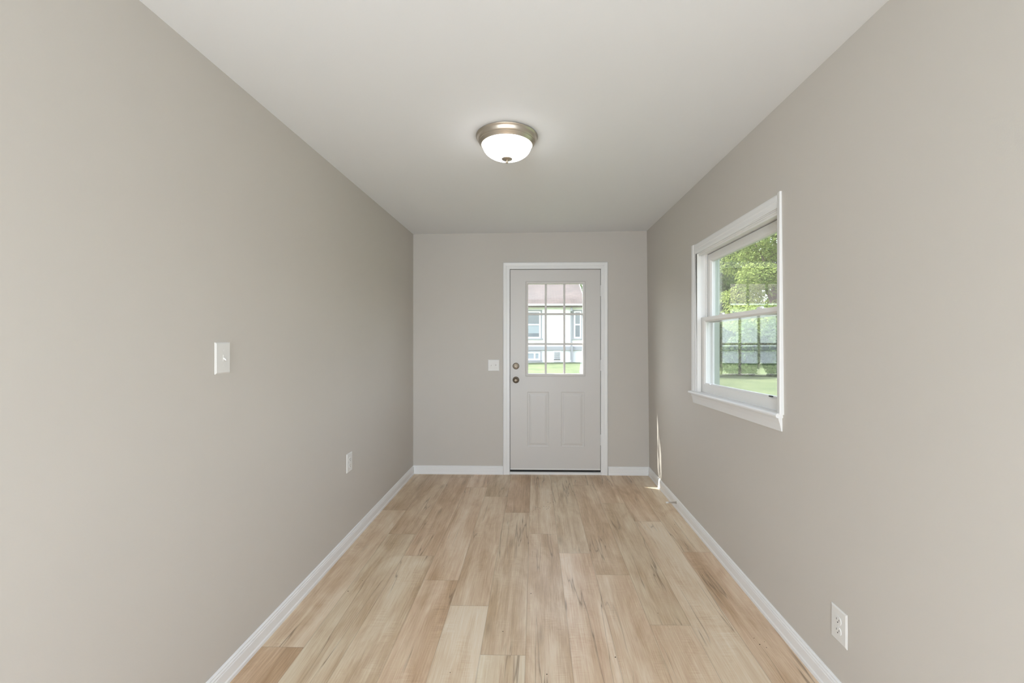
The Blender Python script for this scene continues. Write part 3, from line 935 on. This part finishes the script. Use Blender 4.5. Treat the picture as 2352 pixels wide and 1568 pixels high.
def foliage(name, mat_, parent, blobs, n, size, seed):
    """leaf cards spread through ellipsoid clumps"""
    r = np.random.default_rng(seed)
    b = np.array(blobs)                        # x y z rx ry rz
    wts = b[:, 3] * b[:, 4] + b[:, 4] * b[:, 5]
    idx = r.choice(len(b), n, p=wts / wts.sum())
    d = r.normal(size=(n, 3)); d /= np.linalg.norm(d, axis=1)[:, None]
    rad_ = r.uniform(.55, 1.0, n) ** .5
    c = b[idx, :3] + d * rad_[:, None] * b[idx, 3:6]
    nrm = d * .6 + r.normal(size=(n, 3)) * .6; nrm[:, 2] += .35
    nrm /= np.linalg.norm(nrm, axis=1)[:, None]
    t = np.cross(nrm, r.normal(size=(n, 3))); t /= np.linalg.norm(t, axis=1)[:, None]
    s = np.cross(nrm, t)
    L_ = size * r.uniform(.6, 1.25, n)[:, None]
    W_ = L_ * .62
    V = np.stack([c - t * L_ * .5, c + s * W_ * .5 - nrm * L_ * .06, c + t * L_ * .5, c - s * W_ * .5 - nrm * L_ * .06], 1).reshape(-1, 3)
    off = Vector((0, 0, 0)); q = parent
    while q is not None: off += q.location; q = q.parent
    V = V - np.array(off)
    me = bpy.data.meshes.new(name)
    me.vertices.add(len(V)); me.vertices.foreach_set('co', V.astype(np.float32).ravel())
    me.loops.add(4 * n); me.loops.foreach_set('vertex_index', np.arange(4 * n, dtype=np.int32))
    me.polygons.add(n); me.polygons.foreach_set('loop_start', np.arange(0, 4 * n, 4, dtype=np.int32))
    me.update(calc_edges=True)
    at = me.attributes.new('leaf_tone', 'FLOAT', 'FACE')
    clump = r.uniform(0, 1, len(b))[idx]
    at.data.foreach_set('value', np.clip(.55 * clump + .45 * r.uniform(0, 1, n), 0, 1).astype(np.float32))
    me.materials.append(mat_)
    return link_obj(name, me, parent)

def tree(x, y, height, crown_r, mat_, n, leaf, seed, label, crown_base=1.6):
    r = random.Random(seed)
    t = tag(empty('tree', (x, y, GZ)), label, 'tree', 'trees beyond the lawn')
    # trunk and limbs
    mb = MB()
    def limb(p0, p1, r0, r1, seg=9):
        p0, p1 = Vector(p0), Vector(p1); ax = (p1 - p0).normalized()
        a = ax.orthogonal().normalized(); b2 = ax.cross(a)
        v = []
        for i in range(5):
            tt = i / 4; c = p0.lerp(p1, tt); rr = r0 + (r1 - r0) * tt
            for k in range(seg):
                an = 2 * math.pi * k / seg
                v.append(c + (a * math.cos(an) + b2 * math.sin(an)) * rr * (1 + .08 * math.sin(3 * an + i)))
        f = [(i*seg+k, i*seg+(k+1) % seg, (i+1)*seg+(k+1) % seg, (i+1)*seg+k) for i in range(4) for k in range(seg)]
        mb.add(v, f, True)
    tr = height * .022 + .05
    top = (x + r.uniform(-.3, .3), y + r.uniform(-.3, .3), GZ + height * .62)
    limb((x, y, GZ - .1), top, tr, tr * .35)
    blobs = []
    for i in range(64 if n > 45000 else 46):
        a = r.uniform(0, 2 * math.pi); hh = r.uniform(crown_base, height - .6)
        k = 1 - abs((hh - crown_base) / (height - crown_base) - .4) ** 1.6 * 1.1
        q = crown_r * max(.25, k) * r.uniform(.35, .85)
        c = (x + q * math.cos(a), y + q * math.sin(a), GZ + hh)
        s_ = crown_r * r.uniform(.28, .44)
        blobs.append((*c, s_, s_, s_ * .62))
        if i % 3 == 0:
            limb((x, y, GZ + min(hh * .6, height * .55)), c, tr * .35, .02, 6)
    mb.build('trunk', M_bark, t, recalc=False)
    foliage('foliage', mat_, t, blobs, n, leaf, seed)
    return t
ML_dark = leaf_mat('deep_green_leaves', (0.06, 0.10, 0.045), (0.15, 0.21, 0.085))
ML_mid = leaf_mat('mid_green_leaves', (0.08, 0.135, 0.05), (0.22, 0.29, 0.11))
ML_lime = leaf_mat('yellow_green_leaves', (0.13, 0.19, 0.055), (0.32, 0.38, 0.13))
tree(12.7, 22.4, 9.8, 3.1, ML_lime, 42000, .14, 1, 'yellow-green leafy tree at the right side of the window view', 0.8)
tree(12.6, 31.0, 12.5, 3.9, ML_mid, 46000, .20, 2, 'mid-green tree filling the middle of the window view', 0.6)
tree(17.6, 40.5, 15.0, 5.0, ML_dark, 46000, .27, 3, 'tall dark green tree at the back of the window view', 0.5)
tree(22.5, 24.0, 9.5, 3.3, ML_dark, 20000, .19, 7, 'dark green tree farthest right behind the yellow-green tree', 1.5)
tree(2.4, 43.0, 11.2, 3.6, ML_mid, 16000, .24, 8, 'green tree rising behind the brown roof of the neighbouring house', 1.5)
def bush(x, y, rx, h, seed, label):
    b = tag(empty('bush', (x, y, GZ)), label, 'bush', 'bushes under the trees')
    r = random.Random(seed)
    mb = MB()
    for i in range(7):
        a = r.uniform(0, 6.28); e = (x + rx * .6 * math.cos(a), y + rx * .6 * math.sin(a), GZ + h * .7)
        mb.add([(x-.03, y, GZ-.05), (x+.03, y, GZ-.05), (x, y+.05, GZ-.05), e], [(0,1,3), (1,2,3), (2,0,3)])
    mb.build('stems', M_bark, b, recalc=False)
    blobs = [(x + r.uniform(-.6, .6) * rx, y + r.uniform(-.4, .4) * rx, GZ + h * r.uniform(.2, .62), rx * .5, rx * .5, h * .38) for _ in range(12)]
    foliage('foliage', ML_dark if seed % 2 else ML_mid, b, blobs, 9000, .13, seed)
for i, (x, y, rx, h, lab) in enumerate([
        (6.7, 17.0, .76, 2.5, 'dark green bush at the left edge of the lawn seen through the window'),
        (8.3, 17.4, .76, 2.3, 'green bush second from the left below the trees outside the window'),
        (9.9, 17.2, .76, 2.6, 'dark green bush right of the middle below the trees outside the window'),
        (11.5, 17.0, .76, 2.4, 'green bush at the right end of the row below the trees')]):
    bush(x, y, rx, h, 21 + i, lab)
